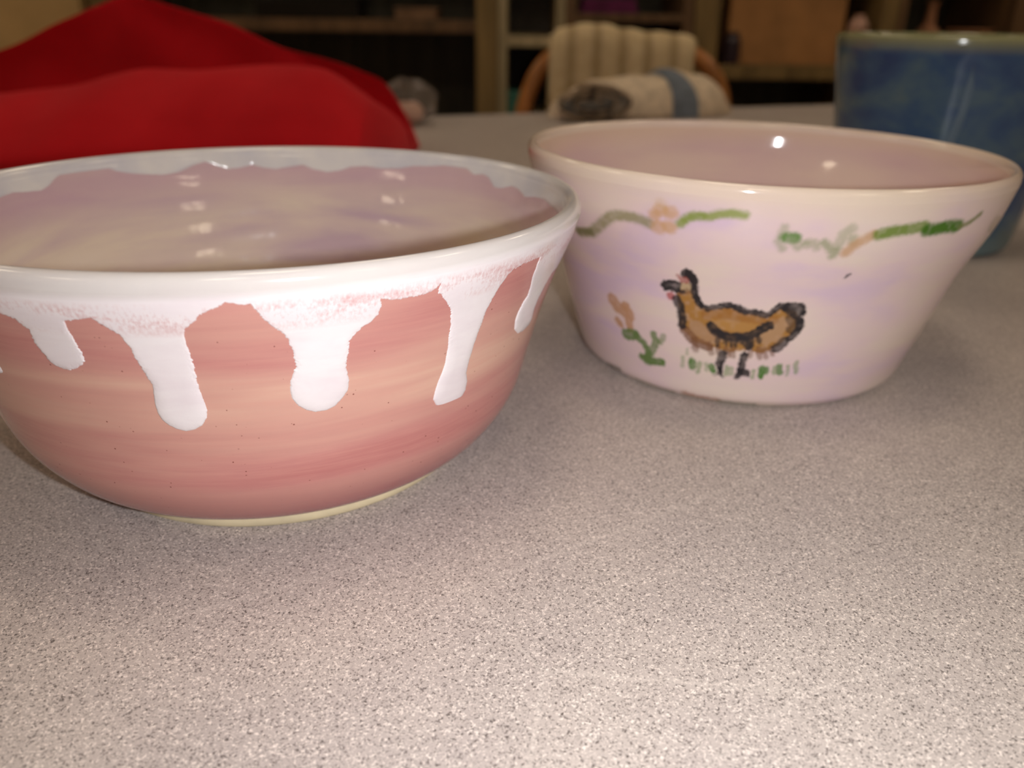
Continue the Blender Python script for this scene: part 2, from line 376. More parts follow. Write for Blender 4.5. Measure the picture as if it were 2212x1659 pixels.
# drip bowl: salmon wall
q = NT('salmon_glaze', 0.16, 0.5)
st1 = q.noise(1.0, q.coord((9, 9, 95), (1, 2, 3), (0.10, -0.06, 0)), 3.0, 0.5, 0.5)
st2 = q.noise(1.0, q.coord((6, 6, 30), (5, 2, 9), (0.12, 0.05, 0)), 2.0, 0.5, 0.4)
st3 = q.noise(1.0, q.coord((60, 60, 900)), 3.0, 0.6)
c = q.ramp(q.math('ADD', q.math('MULTIPLY', st1, 0.5), q.math('MULTIPLY', st2, 0.5)), [(0.36, (180, 111, 108)), (0.46, (191, 129, 123)), (0.55, (200, 147, 135)), (0.66, (213, 169, 150))])
c = q.mix(q.math('MULTIPLY', q.mask(st3, 0.40, 0.75), 0.35), c, (210, 152, 138))
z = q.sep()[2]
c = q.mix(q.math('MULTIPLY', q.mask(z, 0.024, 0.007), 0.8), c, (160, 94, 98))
c = q.mix(q.math('MULTIPLY', q.mask(z, 0.0085, 0.0035), q.mask(st3, 0.3, 0.7)), c, (186, 148, 150))
sv = q.voro(520.0)
c = q.mix(q.math('MULTIPLY', q.mask(sv.outputs['Distance'], 0.13, 0.07), q.mask(q.noise(330.0, None, 1.0), 0.55, 0.63)), c, (128, 70, 62))
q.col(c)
q.bump(q.noise(1.0, q.coord((30, 30, 300)), 2.0), 0.06, 0.0006)
M['salmon'] = q.m

# drip bowl: mauve inside
q = NT('mauve_inner_glaze', 0.13, 0.5)
a1 = q.noise(1.0, q.coord((13, 13, 90), (2, 1, 4)), 4.0, 0.55, 0.5)
a2 = q.noise(1.0, q.coord((8, 8, 24), (9, 5, 4)), 2.0, 0.5)
c = q.ramp(q.math('ADD', q.math('MULTIPLY', a1, 0.55), q.math('MULTIPLY', a2, 0.45)), [(0.36, (192, 166, 174)), (0.45, (208, 185, 178)), (0.54, (219, 200, 182)), (0.68, (225, 208, 193))])
z = q.sep()[2]
c = q.mix(q.math('MULTIPLY', q.mask(z, 0.054, 0.064), 0.7), c, (196, 160, 172))
q.col(c)
h = q.n.new('ShaderNodeTexWave'); h.wave_type = 'BANDS'; h.bands_direction = 'Z'
h.inputs['Scale'].default_value = 38.0; h.inputs['Distortion'].default_value = 1.2; h.inputs['Detail'].default_value = 2.0
q.l.new(q.tc.outputs['Object'], h.inputs['Vector'])
dent = q.noise(70.0, None, 2.0)
q.bump(q.math('ADD', h.outputs['Fac'], q.math('ADD', q.math('MULTIPLY', dent, 2.0), q.math('MULTIPLY', q.noise(160.0, None, 1.0), 1.1))), 0.3, 0.0006)
M['mauve'] = q.m

# drip bowl: white glaze
q = NT('white_drip_glaze', 0.13, 0.5)
fz = q.noise(1.0, q.coord((1500, 1500, 800)), 3.0, 0.65)
pt = q.noise(1.0, q.coord((45, 45, 170), (3, 3, 3)), 4.0, 0.6, 0.4)
z = q.sep()[2]
band = q.math('MULTIPLY', q.mask(z, 0.0620, 0.0650), q.mask(z, 0.0700, 0.0680))
pink = q.math('MULTIPLY', band, q.mask(q.math('ADD', q.math('MULTIPLY', fz, 0.5), q.math('MULTIPLY', pt, 0.75)), 0.60, 0.86))
c = q.ramp(pt, [(0.35, (227, 216, 219)), (0.62, (234, 226, 227))])
c = q.mix(q.math('MULTIPLY', pink, 0.85), c, (196, 128, 128))
cream = q.math('MULTIPLY', q.mask(z, 0.0700, 0.0718), 0.6)
c = q.mix(cream, c, (190, 182, 174))
q.col(c)
q.bump(fz, 0.05, 0.0003)
M['white_glaze'] = q.m
q = NT('cool_white_glaze', 0.12, 0.5)
q.col(q.ramp(q.noise(60.0, None, 3.0), [(0.35, (206, 202, 206)), (0.65, (222, 216, 212))]))
M['inner_white'] = q.m
M['bare_clay'] = simple('bare_cream_clay', (206, 190, 156), 0.8, 0.06, 60.0)

# hen bowl: pale pink lavender glaze, with the painted pictures read from a colour layer
def hen_glaze(name, painted):
    q = NT(name, 0.10, 0.5)
    b1 = q.noise(1.0, q.coord((22, 22, 60), (4, 4, 1)), 3.0, 0.5, 0.3)
    b2 = q.noise(1.0, q.coord((20, 20, 220)), 3.0, 0.55)
    c = q.ramp(b1, [(0.35, (220, 194, 211)), (0.48, (230, 205, 204)), (0.62, (232, 213, 200))])
    c = q.mix(q.math('MULTIPLY', q.mask(b2, 0.4, 0.75), 0.4), c, (228, 203, 204))
    z = q.sep()[2]
    c = q.mix(q.math('MULTIPLY', q.mask(z, 0.066, 0.0735), 0.75), c, (232, 212, 190))
    if painted:
        at = q.n.new('ShaderNodeAttribute'); at.attribute_name = 'paint'
        c = q.mix(at.outputs['Alpha'], c, at.outputs['Color'])
    q.col(c)
    q.bump(q.noise(1.0, q.coord((30, 30, 160)), 2.0), 0.05, 0.0006)
    return q.m
M['hen_glaze'] = hen_glaze('pale_pink_glaze', False)
M['hen_paint'] = hen_glaze('pale_pink_glaze_painted', True)
q = NT('pink_inner_glaze', 0.08, 0.5)
c = q.ramp(q.noise(1.0, q.coord((14, 14, 60)), 3.0, 0.5), [(0.35, (216, 184, 184)), (0.65, (226, 200, 188))])
z = q.sep()[2]
q.col(q.mix(q.math('MULTIPLY', q.mask(z, 0.066, 0.0745), 0.8), c, (226, 198, 172)))
q.bump(q.noise(1.0, q.coord((26, 26, 120)), 2.0), 0.06, 0.0008)
M['hen_inside'] = q.m

# blue pot
q = NT('mottled_blue_glaze', 0.12, 0.5)
b1 = q.noise(1.0, q.coord((24, 24, 42), (1, 1, 0)), 4.0, 0.55, 0.4)
c = q.ramp(b1, [(0.34, (48, 70, 112)), (0.48, (62, 88, 122)), (0.60, (82, 106, 122)), (0.74, (102, 116, 114))])
z = q.sep()[2]
c = q.mix(q.mask(z, 0.1025, 0.1095), c, (148, 146, 108))
c = q.mix(q.mask(z, 0.014, 0.004), c, (112, 134, 140))
q.col(c)
q.bump(q.noise(1.0, q.coord((30, 30, 90)), 3.0), 0.10, 0.001)
M['blue_glaze'] = q.m
M['blue_run'] = simple('pale_blue_glaze_run', (98, 118, 136), 0.38, 0.08)
M['pot_inside'] = simple('olive_inner_glaze', (120, 118, 92), 0.15)

# cloths and wood
q = NT('red_fleece', 0.95, 0.15)
f = q.noise(900.0, None, 3.0, 0.7)
q.col(q.ramp(q.noise(14.0, None, 3.0), [(0.3, (176, 16, 26)), (0.7, (196, 22, 32))]))
q.b.inputs['Sheen Weight'].default_value = 0.25
q.b.inputs['Sheen Tint'].default_value = (1, 0.15, 0.15, 1)
q.bump(f, 0.2, 0.0006)
M['red_fleece'] = q.m
M['towel'] = simple('oatmeal_towel', (214, 196, 172), 0.95, 0.10, 90.0, bump=0.3)
M['towel_blue'] = simple('blue_towel_stripe', (112, 120, 132), 0.95, 0.12, 90.0)
q = NT('dark_mottled_lining', 0.95, 0.1)
q.col(q.ramp(q.noise(30.0, None, 2.0, 0.5, 0.8), [(0.38, (70, 60, 54)), (0.60, (170, 148, 124))]))
M['lining'] = q.m
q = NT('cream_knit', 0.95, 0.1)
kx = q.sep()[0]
rib_shade = q.math('SINE', q.math('MULTIPLY', q.math('SUBTRACT', kx, 0.0635), 2 * math.pi / 0.046), 0.0)
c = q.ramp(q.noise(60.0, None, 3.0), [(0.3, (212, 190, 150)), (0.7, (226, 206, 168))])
q.col(q.mix(q.math('MULTIPLY', q.mask(rib_shade, 0.1, -0.9), 0.6), c, (150, 126, 92)))  # darker beige stripes in the valleys: shading between the ribs, painted into the colour
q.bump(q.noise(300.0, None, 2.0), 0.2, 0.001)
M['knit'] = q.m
def wood(name, c, rough=0.5):
    q = NT(name, rough, 0.4)
    n = q.noise(1.0, q.coord((30, 30, 3)), 5.0, 0.6, 0.5)
    q.col(q.ramp(n, [(0.3, tuple(v * 0.75 for v in c)), (0.7, tuple(min(255, v * 1.15) for v in c))]))
    return q.m
M['chair_wood'] = wood('honey_wood', (186, 122, 66), 0.35)
M['olive_wood'] = wood('olive_brown_wood', (136, 112, 72))
M['shelf_wood'] = wood('brown_shelf_wood', (116, 88, 62))
M['dark_wood'] = wood('dark_shelf_back', (80, 76, 64))
M['pale_frame'] = wood('pale_painted_frame', (182, 166, 132))
M['grey_back'] = simple('grey_back_panel', (104, 96, 88), 0.8)
M['tan_door'] = simple('tan_cabinet_door', (206, 172, 120), 0.6, 0.06, 4.0)
M['cardboard'] = simple('brown_cardboard', (176, 128, 82), 0.85, 0.10, 9.0)
M['wall'] = simple('cream_wall_paint', (176, 158, 128), 0.9, 0.03, 3.0)
M['floor'] = simple('brown_floor_tile', (120, 104, 88), 0.6, 0.10, 6.0)
M['ceiling'] = simple('white_ceiling_tile', (206, 200, 188), 0.95, 0.04, 40.0)
M['tile_grid'] = simple('ceiling_grid', (220, 216, 206), 0.6)
M['purple'] = simple('purple_fabric', (104, 40, 84), 0.9, 0.2)
M['teal'] = simple('teal_plastic', (70, 130, 120), 0.45, 0.1)
M['plum'] = simple('dark_plum_glaze', (52, 38, 48), 0.3)
M['pinkish'] = simple('dusty_pink_ceramic', (222, 178, 158), 0.4)
M['brown_box'] = simple('brown_boxboard', (136, 106, 82), 0.8)
M['black'] = simple('dark_glaze', (28, 24, 22), 0.3)
M['terracotta'] = simple('terracotta_clay', (168, 118, 88), 0.8)
q = NT('clear_plastic', 0.08, 0.5)
q.col((150, 138, 130))
q.b.inputs['Alpha'].default_value = 0.28
q.bump(q.noise(60.0, None, 3.0), 0.7, 0.004)
M['clear_plastic'] = q.m
q = NT('lamp_diffuser', 0.6)
q.b.inputs['Base Color'].default_value = (0.8, 0.8, 0.75, 1)
q.b.inputs['Emission Color'].default_value = LAMP_COLOUR
q.b.inputs['Emission Strength'].default_value = LAMP_STRENGTH
M['diffuser'] = q.m

# ------------------------------------------------------------------ the room
FZ, CZ = -0.75, 1.85
X0, X1, Y0, Y1 = -3.2, 3.2, -2.6, 3.10
def struct(o):
    o['kind'] = 'structure'; return o
struct(box('floor', X0, X1, Y0, Y1, FZ - 0.05, FZ, M['floor']))
struct(box('ceiling', X0, X1, Y0, Y1, CZ, CZ + 0.05, M['ceiling']))
struct(box('wall_back', X0, X1, Y1, Y1 + 0.1, FZ, CZ, M['wall']))
struct(box('wall_front', X0, X1, Y0 - 0.1, Y0, FZ, CZ, M['wall']))
struct(box('wall_left', X0 - 0.1, X0, Y0, Y1, FZ, CZ, M['wall']))
struct(box('wall_right', X1, X1 + 0.1, Y0, Y1, FZ, CZ, M['wall']))
lamp_names = [(-2.0, 'left'), (0.0, 'middle'), (2.0, 'right')]
for lx, wx in lamp_names:
    for ly, wy in ((-1.5, 'behind the viewer'), (0.2, 'above the table'), (1.8, 'in front of the shelves')):
        e = empty('ceiling_light', (lx, ly, CZ), 'recessed square ceiling light, %s row, %s' % (wx, wy), 'ceiling light', 'ceiling lights')
        box('frame', -0.23, 0.23, -0.23, -0.20, -0.02, -0.001, M['tile_grid'], e)
        box('frame', -0.23, 0.23, 0.20, 0.23, -0.02, -0.001, M['tile_grid'], e)
        box('frame', -0.23, -0.20, -0.20, 0.20, -0.02, -0.001, M['tile_grid'], e)
        box('frame', 0.20, 0.23, -0.20, 0.20, -0.02, -0.001, M['tile_grid'], e)
        box('diffuser', -0.20, 0.20, -0.20, 0.20, -0.012, -0.001, M['diffuser'], e)

# ------------------------------------------------------------------ table
TA = math.atan2(1.2882 - 1.0777, 0.4679 + 0.0954)
tab = empty('work_table', (0, 0, FZ), 'long speckled grey laminate work table carrying the bowls', 'table', rz=TA)
D1, D0, T0, T1 = 1.043, -0.16, -0.75, 1.65
H = -FZ
box('tabletop', T0, T1, D0, D1, H - 0.028, H, M['laminate'], tab, 0.002)
for a in ((T0, T1, D1, D1 + 0.003), (T0, T1, D0 - 0.003, D0), (T0 - 0.003, T0, D0, D1), (T1, T1 + 0.003, D0, D1)):
    box('edge_band', a[0], a[1], a[2], a[3], H - 0.028, H - 0.002, M['edge_band'], tab)
for lx in (T0 + 0.08, T1 - 0.08):
    for ly in (D0 + 0.08, D1 - 0.08):
        link('leg', tube_mesh([(lx, ly, 0), (lx, ly, H - 0.029)], 0.02), M['steel_leg'], tab)

# ------------------------------------------------------------------ bowls
LB = dict(c=(-.0692, .2253), z=.0739, a=-.0072, b=-.0137, e=.0064, p=.010, lx=0.0)
RB = dict(c=(.0896, .3023), z=.076, a=-.0238, b=.0015, e=.0331, p=.0386, lx=-.0024)
def warp(B, r, th, z):
    """hand-thrown unevenness: slightly oval, slightly leaning rim; local coordinates"""
    w = np.clip(z / B['z'], 0, 1.1)
    k = 1 + w * (B['e'] * np.cos(2 * th) + B['p'] * np.sin(2 * th))
    X = r * k * np.cos(th); Y = r * k * np.sin(th)
    return np.stack([X + B['lx'] * (1 - w), Y, z + w * (B['a'] * X + B['b'] * Y)], -1)
def lathe(B, prof, seg=256, cap=False):
    prof = np.asarray(prof, float)
    th = np.linspace(0, 2 * np.pi, seg, endpoint=False)
    TH = np.repeat(th[:, None], len(prof), 1)
    R = np.repeat(prof[None, :, 0], seg, 0); Z = np.repeat(prof[None, :, 1], seg, 0)
    V = warp(B, R, TH, Z).reshape(-1, 3)
    F = grid_faces(seg, len(prof), True)
    return mesh(V, F)
def dense(pts, n):
    """resample a profile polyline with rounded interpolation (centripetal by arc length)"""
    p = np.asarray(pts, float)
    s = np.concatenate([[0], np.cumsum(np.hypot(*np.diff(p, axis=0).T))])
    t = np.linspace(0, s[-1], n)
    return np.stack([pchip(s, p[:, 0], t), pchip(s, p[:, 1], t)], 1)

LP = [(.0535, .003), (.0595, .006), (.0643, .010), (.0706, .020), (.0740, .032), (.0777, .045), (.0822, .058), (.0858, .067), (.0868, .0705)]
L_RIM = [(.0868, .0705), (.0866, .0722), (.0858, .0735), (.0848, .0739), (.0837, .0735), (.0828, .0724), (.0825, .0712)]
L_IN = [(.0825, .0712), (.0806, .066), (.0776, .058), (.0727, .045), (.0676, .032), (.0615, .020), (.0520, .0125), (.038, .0085), (.018, .0065), (.0, .0062)]
bowl = empty('bowl', (LB['c'][0], LB['c'][1], 0), 'salmon pink pottery bowl with white glaze dripping from its rim', 'bowl')
lp_d = dense(LP, 90); li_d = dense(L_IN, 70)
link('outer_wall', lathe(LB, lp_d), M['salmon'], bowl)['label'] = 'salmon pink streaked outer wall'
link('rim', lathe(LB, dense(L_RIM, 24)), M['inner_white'], bowl)
link('interior', lathe(LB, li_d), M['mauve'], bowl)['label'] = 'mauve glazed inside'
link('foot_ring', lathe(LB, [(.0, .002), (.046, .002), (.0475, .0002), (.0490, .0), (.0535, .0), (.0542, .0006), (.0542, .0026), (.0535, .0031)]), M['bare_clay'], bowl)['label'] = 'bare cream clay foot ring'

# glaze: one fine skin over rim, outside drips and inside scallops, then cut into band and drips
def ring_edge():
    pts = [(a, z) for a, z in GLAZE_EDGE]
    end = pts[-1][0]
    drips = [(end + 9, 5.5, 52), (end + 24, 7, 44), (end + 42, 6, 57), (382, 8, 46), (402, 6, 55), (421, 8, 41), (441, 6, 58), (460, 7, 47), (481, 8, 43), (499, 6, 54), (520, 8, 45), (541, 7, 50), (562, 8, 42), (583, 6, 52), (600, 6, 47)]
    for a, w, zb in drips:
        if a - w <= pts[-1][0]: continue
        pts += [(a - w, 64.6), (a - w * .62, 62), (a - w * .48, 58), (a - w * .45, zb + 3), (a - w * .36, zb + 1), (a, zb), (a + w * .36, zb + 1), (a + w * .45, zb + 3), (a + w * .42, 58), (a + w * .6, 62), (a + w * .98, 64.4)]
    pts = [p for p in pts if p[0] < 611.0]
    pts.append((GLAZE_EDGE[0][0] + 360, GLAZE_EDGE[0][1]))
    return pts
edge = ring_edge()
TH0 = edge[0][0]
th_f = np.concatenate([np.arange(TH0, 338, 0.075), np.arange(338, TH0 + 360, 0.45), [TH0 + 360]])
zo = np.concatenate([np.arange(.0345, .0700, .00013)])
rim_d = dense(L_RIM, 20)
zi = np.linspace(.0712, .0600, 44)[1:]
prof_r = np.concatenate([np.interp(zo, lp_d[:, 1], lp_d[:, 0]), rim_d[:, 0], np.interp(zi, li_d[::-1, 1], li_d[::-1, 0])])
prof_z = np.concatenate([zo, rim_d[:, 1], zi])
no, nr, ni = len(zo), len(rim_d), len(zi)
UU, ZZ = np.meshgrid(np.radians(th_f) * .083, zo, indexing='ij')
eu = [(math.radians(a) * .083, z * 1e-3 * 1.0) for a, z in edge]
sd = seg_dist(UU, ZZ * 1.0, eu)
ins = inside(UU, ZZ, eu + [(eu[-1][0] + .01, .2), (eu[0][0] - .01, .2)])
sd = np.where(ins, sd, -sd)
fr = vnoise(UU * 2200, ZZ * 2200, 1) * .00014 + vnoise(UU * 3600, ZZ * 3600, 2) * .00013 + vnoise(UU * 600, ZZ * 600, 3) * .00012
smooth_tip = np.clip((ZZ - .044) / .01, 0.25, 1)
sd = sd + fr * smooth_tip
T = .00016 + .00040 * np.clip((.0585 - ZZ) / .012, 0, 1)
x = np.clip(sd / (.0010 + .0022 * np.clip((.0585 - ZZ) / .012, 0, 1)), 0, 1)
off_o = np.where(sd > 0, T * np.sqrt(1 - (1 - x) ** 2), sd * .35) + np.where(sd > 0, .00003, 0)
blend = np.clip((ZZ - .063) / .006, 0, 1)
off_o = off_o * (1 - blend) + np.where(sd > 0, .00016, off_o) * blend
IA = np.array(INNER_EDGE); IA = IA[IA[:, 0].argsort()]
ia = np.concatenate([IA[:, 0], [185, 200, 214, 226, 240, 255, 268, 280, 296, 310, 325, 340, 352]]); iz = np.concatenate([IA[:, 1], [68.5, 66.5, 68, 66, 68.5, 66.8, 68.2, 66.2, 68, 66.6, 68.4, 67, 68]])
o_ = ia.argsort(); ia, iz = ia[o_], iz[o_]
ia3 = np.concatenate([ia - 360, ia, ia + 360, ia + 720]); iz3 = np.tile(iz, 4)
ze = np.interp(th_f, ia3, iz3) * 1e-3
ze = np.minimum(ze, .0702)
sdi = (zi[None, :] - ze[:, None]) * .9
off_i = np.where(sdi > 0, np.minimum(.00025, np.sqrt(np.maximum(sdi, 0) * .00012)), sdi * .3)
OFF = np.concatenate([off_o, np.full((len(th_f), nr), .00016), off_i], 1)
SD = np.concatenate([sd, np.full((len(th_f), nr), .01), sdi], 1)
dr, dz = np.gradient(prof_r), np.gradient(prof_z)
ln = np.hypot(dr, dz)
nr_, nz_ = dz / ln, -dr / ln
TH = np.repeat(np.radians(th_f)[:, None], len(prof_r), 1)
GV = warp(LB, prof_r[None] + OFF * nr_[None], TH, prof_z[None] + OFF * nz_[None])
du = np.gradient(GV, axis=0); dv = np.gradient(GV, axis=1)
GN = np.cross(du, dv); GN /= np.linalg.norm(GN, axis=2, keepdims=True) + 1e-20
m_ = len(prof_r)
GF = grid_faces(len(th_f), m_)
keep = (SD.ravel()[GF].max(1) > -.0005)
GF = GF[keep]
fz = prof_z[GF[:, 0] % m_]; fcol = GF[:, 0] % m_; fth = th_f[GF[:, 0] // m_]
def sub_mesh(name, faces, mat, parent):
    ids, invf = np.unique(faces.ravel(), return_inverse=True)
    me = mesh(GV.reshape(-1, 3)[ids], invf.reshape(-1, 4))
    o = link(name, me, mat, parent)
    me.normals_split_custom_set_from_vertices(GN.reshape(-1, 3)[ids].astype(np.float32).tolist())
    return o
is_drip = (fz < .0625) & (fcol < no)
is_in = fcol >= no + nr // 2
sub_mesh('inner_glaze_edge', GF[is_in], M['inner_white'], bowl)['label'] = 'scalloped white glaze just inside the rim'
band_o = sub_mesh('glaze_band', GF[~is_drip & ~is_in], M['white_glaze'], bowl)
band_o['label'] = 'white glaze band mottled pink, over the rim'
dth = np.unique(np.round(fth[is_drip], 3))
gaps = np.where(np.diff(dth) > 1.0)[0]
starts = np.concatenate([[dth[0]], dth[gaps + 1]]); ends = np.concatenate([dth[gaps], [dth[-1]]])
for s0, s1 in zip(starts, ends):
    k = is_drip & (fth >= s0 - .01) & (fth <= s1 + .01)
    if k.sum() > 50:
        sub_mesh('glaze_drip', GF[k], M['white_glaze'], bowl)

# ---- hen bowl
RP = [(.0575, .0006), (.0597, .003), (.0614, .008), (.0652, .020), (.0712, .040), (.0792, .060), (.0822, .072)]
R_RIM = [(.0822, .072), (.0822, .0740), (.0816, .0754), (.0807, .0760), (.0797, .0756), (.0790, .0745), (.0786, .073)]
R_IN = [(.0786, .073), (.0781, .0705), (.07782, .068), (.0776, .066), (.07694, .063), (.0753, .058), (.0682, .040), (.0606, .020), (.0565, .012), (.048, .0085), (.030, .0072), (.0, .0068)]
hb = empty('bowl', (RB['c'][0], RB['c'][1], 0), 'pale pink pottery bowl painted with a hen standing in grass', 'bowl')
rp_d = dense(RP, 120)
link('outer_wall', lathe(RB, rp_d), M['hen_glaze'], hb)
link('rim', lathe(RB, dense(R_RIM, 24)), M['hen_glaze'], hb)
link('interior', lathe(RB, dense(R_IN, 70)), M['hen_inside'], hb)['label'] = 'dusty pink glossy inside'
link('foot_ring', lathe(RB, [(.0, .002), (.050, .002), (.0515, .0), (.0565, .0), (.0576, .0007)]), M['bare_clay'], hb)
NAMES = dict(hen=('painted_hen', 'brown and black painted hen'), tulip=('painted_tulip', 'orange painted tulip with green leaves'), grass=('painted_grass', 'short green painted grass'), base_band=('painted_base_band', 'orange and green brush marks along the base'), garland_left=('painted_garland', 'pale green leaves with an orange flower'), garland_right=('painted_garland', 'bright green leaf with a faint sprig'), fleck=('dark_fleck', 'small dark fleck'))
for li_, (key, shapes) in enumerate(PAINT.items()):
    aa = [a for s in shapes for a, _ in s[4]]; zz = [z_ for s in shapes for _, z_ in s[4]]
    wm = max(s[3] for s in shapes) * 1e-3
    a0, a1 = math.radians(min(aa)) - (wm + .001) / .07, math.radians(max(aa)) + (wm + .001) / .07
    z0, z1 = max(.0008, min(zz) * 1e-3 - wm - .001), min(.0718, max(zz) * 1e-3 + wm + .001)
    n, m2 = int((a1 - a0) * .072 / .00019) + 2, int((z1 - z0) / .00019) + 2
    tt = np.linspace(a0, a1, n); z_ = np.linspace(z0, z1, m2)
    U, V = np.meshgrid(tt * .070, z_, indexing='ij')
    nzv = vnoise(U * 1300, V * 1300, 7) * .00032 + vnoise(U * 3000, V * 3000, 8) * .00014
    rgb = np.zeros(U.shape + (3,)); al = np.zeros(U.shape)
    for kind, c, a, w, pts in shapes:
        pp = [(math.radians(t_) * .070, zz_ * 1e-3) for t_, zz_ in pts]
        if kind == 'P':
            d = seg_dist(U, V, pp + pp[:1]); d = np.where(inside(U, V, pp), d, -d)
        else:
            d = w * (.74e-3 if key == 'hen' else .66e-3 if 'garland' in key else .82e-3) - seg_dist(U, V, pp)
        soft = .00034 if key in ('hen', 'tulip', 'grass', 'fleck') else .0009
        cov = np.clip((d + nzv * (.5 if 'garland' in key else 1)) / soft * .5 + .5, 0, 1); cov = cov * cov * (3 - 2 * cov)
        cov = cov * min(1, a * 1.05) * np.clip(.97 + vnoise(U * 700, V * 700, 20 + li_) * .18, 0, 1)
        c3 = np.array(lin(c)) * (.76 if key == 'hen' else .8)
        na = cov + al * (1 - cov)
        rgb = (c3 * cov[..., None] + rgb * (al * (1 - cov))[..., None]) / np.maximum(na, 1e-6)[..., None]
        al = na
    r_ = np.interp(z_, rp_d[:, 1], rp_d[:, 0])
    g = np.gradient(r_, z_); c_ = 1 / np.sqrt(1 + g * g)
    off = .00004 + .00001 * li_
    PV = warp(RB, (r_ + off * c_)[None] + 0 * U, np.repeat(tt[:, None], m2, 1), (z_ - off * g * c_)[None] + 0 * U)
    F = grid_faces(n, m2)
    F = F[al.ravel()[F].max(1) > .015]
    ids, invf = np.unique(F.ravel(), return_inverse=True)
    me = mesh(PV.reshape(-1, 3)[ids], invf.reshape(-1, 4))
    ca = me.color_attributes.new('paint', 'FLOAT_COLOR', 'POINT')
    dat = np.concatenate([rgb.reshape(-1, 3)[ids], al.ravel()[ids][:, None]], 1).astype(np.float32)
    ca.data.foreach_set('color', dat.ravel())
    du, dv = np.gradient(PV, axis=0), np.gradient(PV, axis=1)
    nn = np.cross(du, dv); nn /= np.linalg.norm(nn, axis=2, keepdims=True)
    o = link(NAMES[key][0], me, M['hen_paint'], hb)
    me.normals_split_custom_set_from_vertices(nn.reshape(-1, 3)[ids].astype(np.float32).tolist())
    o['label'] = NAMES[key][1]

# ---- blue pot
PB = dict(c=(.2385, .4775), z=.111, a=0, b=0, e=0, p=0, lx=0)
pot = empty('pot', (PB['c'][0], PB['c'][1], 0), 'tall mottled blue pottery pot with an olive rim', 'pot')
P_OUT = [(.0420, .0), (.0452, .0012), (.0475, .006), (.0495, .016), (.0530, .040), (.0570, .066), (.0606, .092), (.0625, .103), (.0630, .1075)]
p_d = dense(P_OUT, 80)
link('outer_wall', lathe(PB, p_d, 192), M['blue_glaze'], pot)
link('rim', lathe(PB, dense([(.0630, .1075), (.0630, .1095), (.0620, .1108), (.0606, .1110), (.0595, .1100), (.0588, .1080)], 20), 192), M['blue_glaze'], pot)
link('interior', lathe(PB, dense([(.0588, .108), (.0570, .095), (.0520, .060), (.0470, .025), (.0430, .010), (.030, .006), (0, .006)], 40), 192), M['pot_inside'], pot)
link('foot', lathe(PB, [(0, .001), (.038, .001), (.039, 0), (.0422, 0)], 192), M['bare_clay'], pot)
# pale runs of glaze down the wall
for a0, z0, z1, w, wob in ((251.0, .098, .020, .0062, 3.6), (318, .095, .050, .003, -3), (165, .096, .034, .003, 4), (40, .098, .03, .004, 3), (110, .097, .045, .003, -4)):
    zz_ = np.linspace(z0, z1, 80); uu = np.linspace(-1, 1, 15)
    t = (z0 - zz_) / (z0 - z1)
    ctr = np.radians(a0 - wob * (t ** 1.2) * 1.6 + 1.5 * np.sin(t * 6.5))
    wid = w * (.55 + .6 * t) * np.sqrt(np.clip(1 - np.clip((t - .93) / .07, 0, 1) ** 2, .02, 1)) * np.clip(t / .12, .15, 1)
    rr = np.interp(zz_, p_d[:, 1], p_d[:, 0])
    th = ctr[:, None] + uu[None] * (wid / rr)[:, None] * .5
    R = rr[:, None] + (1 - uu[None] ** 2) ** 2 * .00028 - .00004
    V = warp(PB, R, th, np.repeat(zz_[:, None], 15, 1))
    link('glaze_run', mesh(V.reshape(-1, 3), grid_faces(80, 15)[:, ::-1].copy()), M['blue_run'], pot)

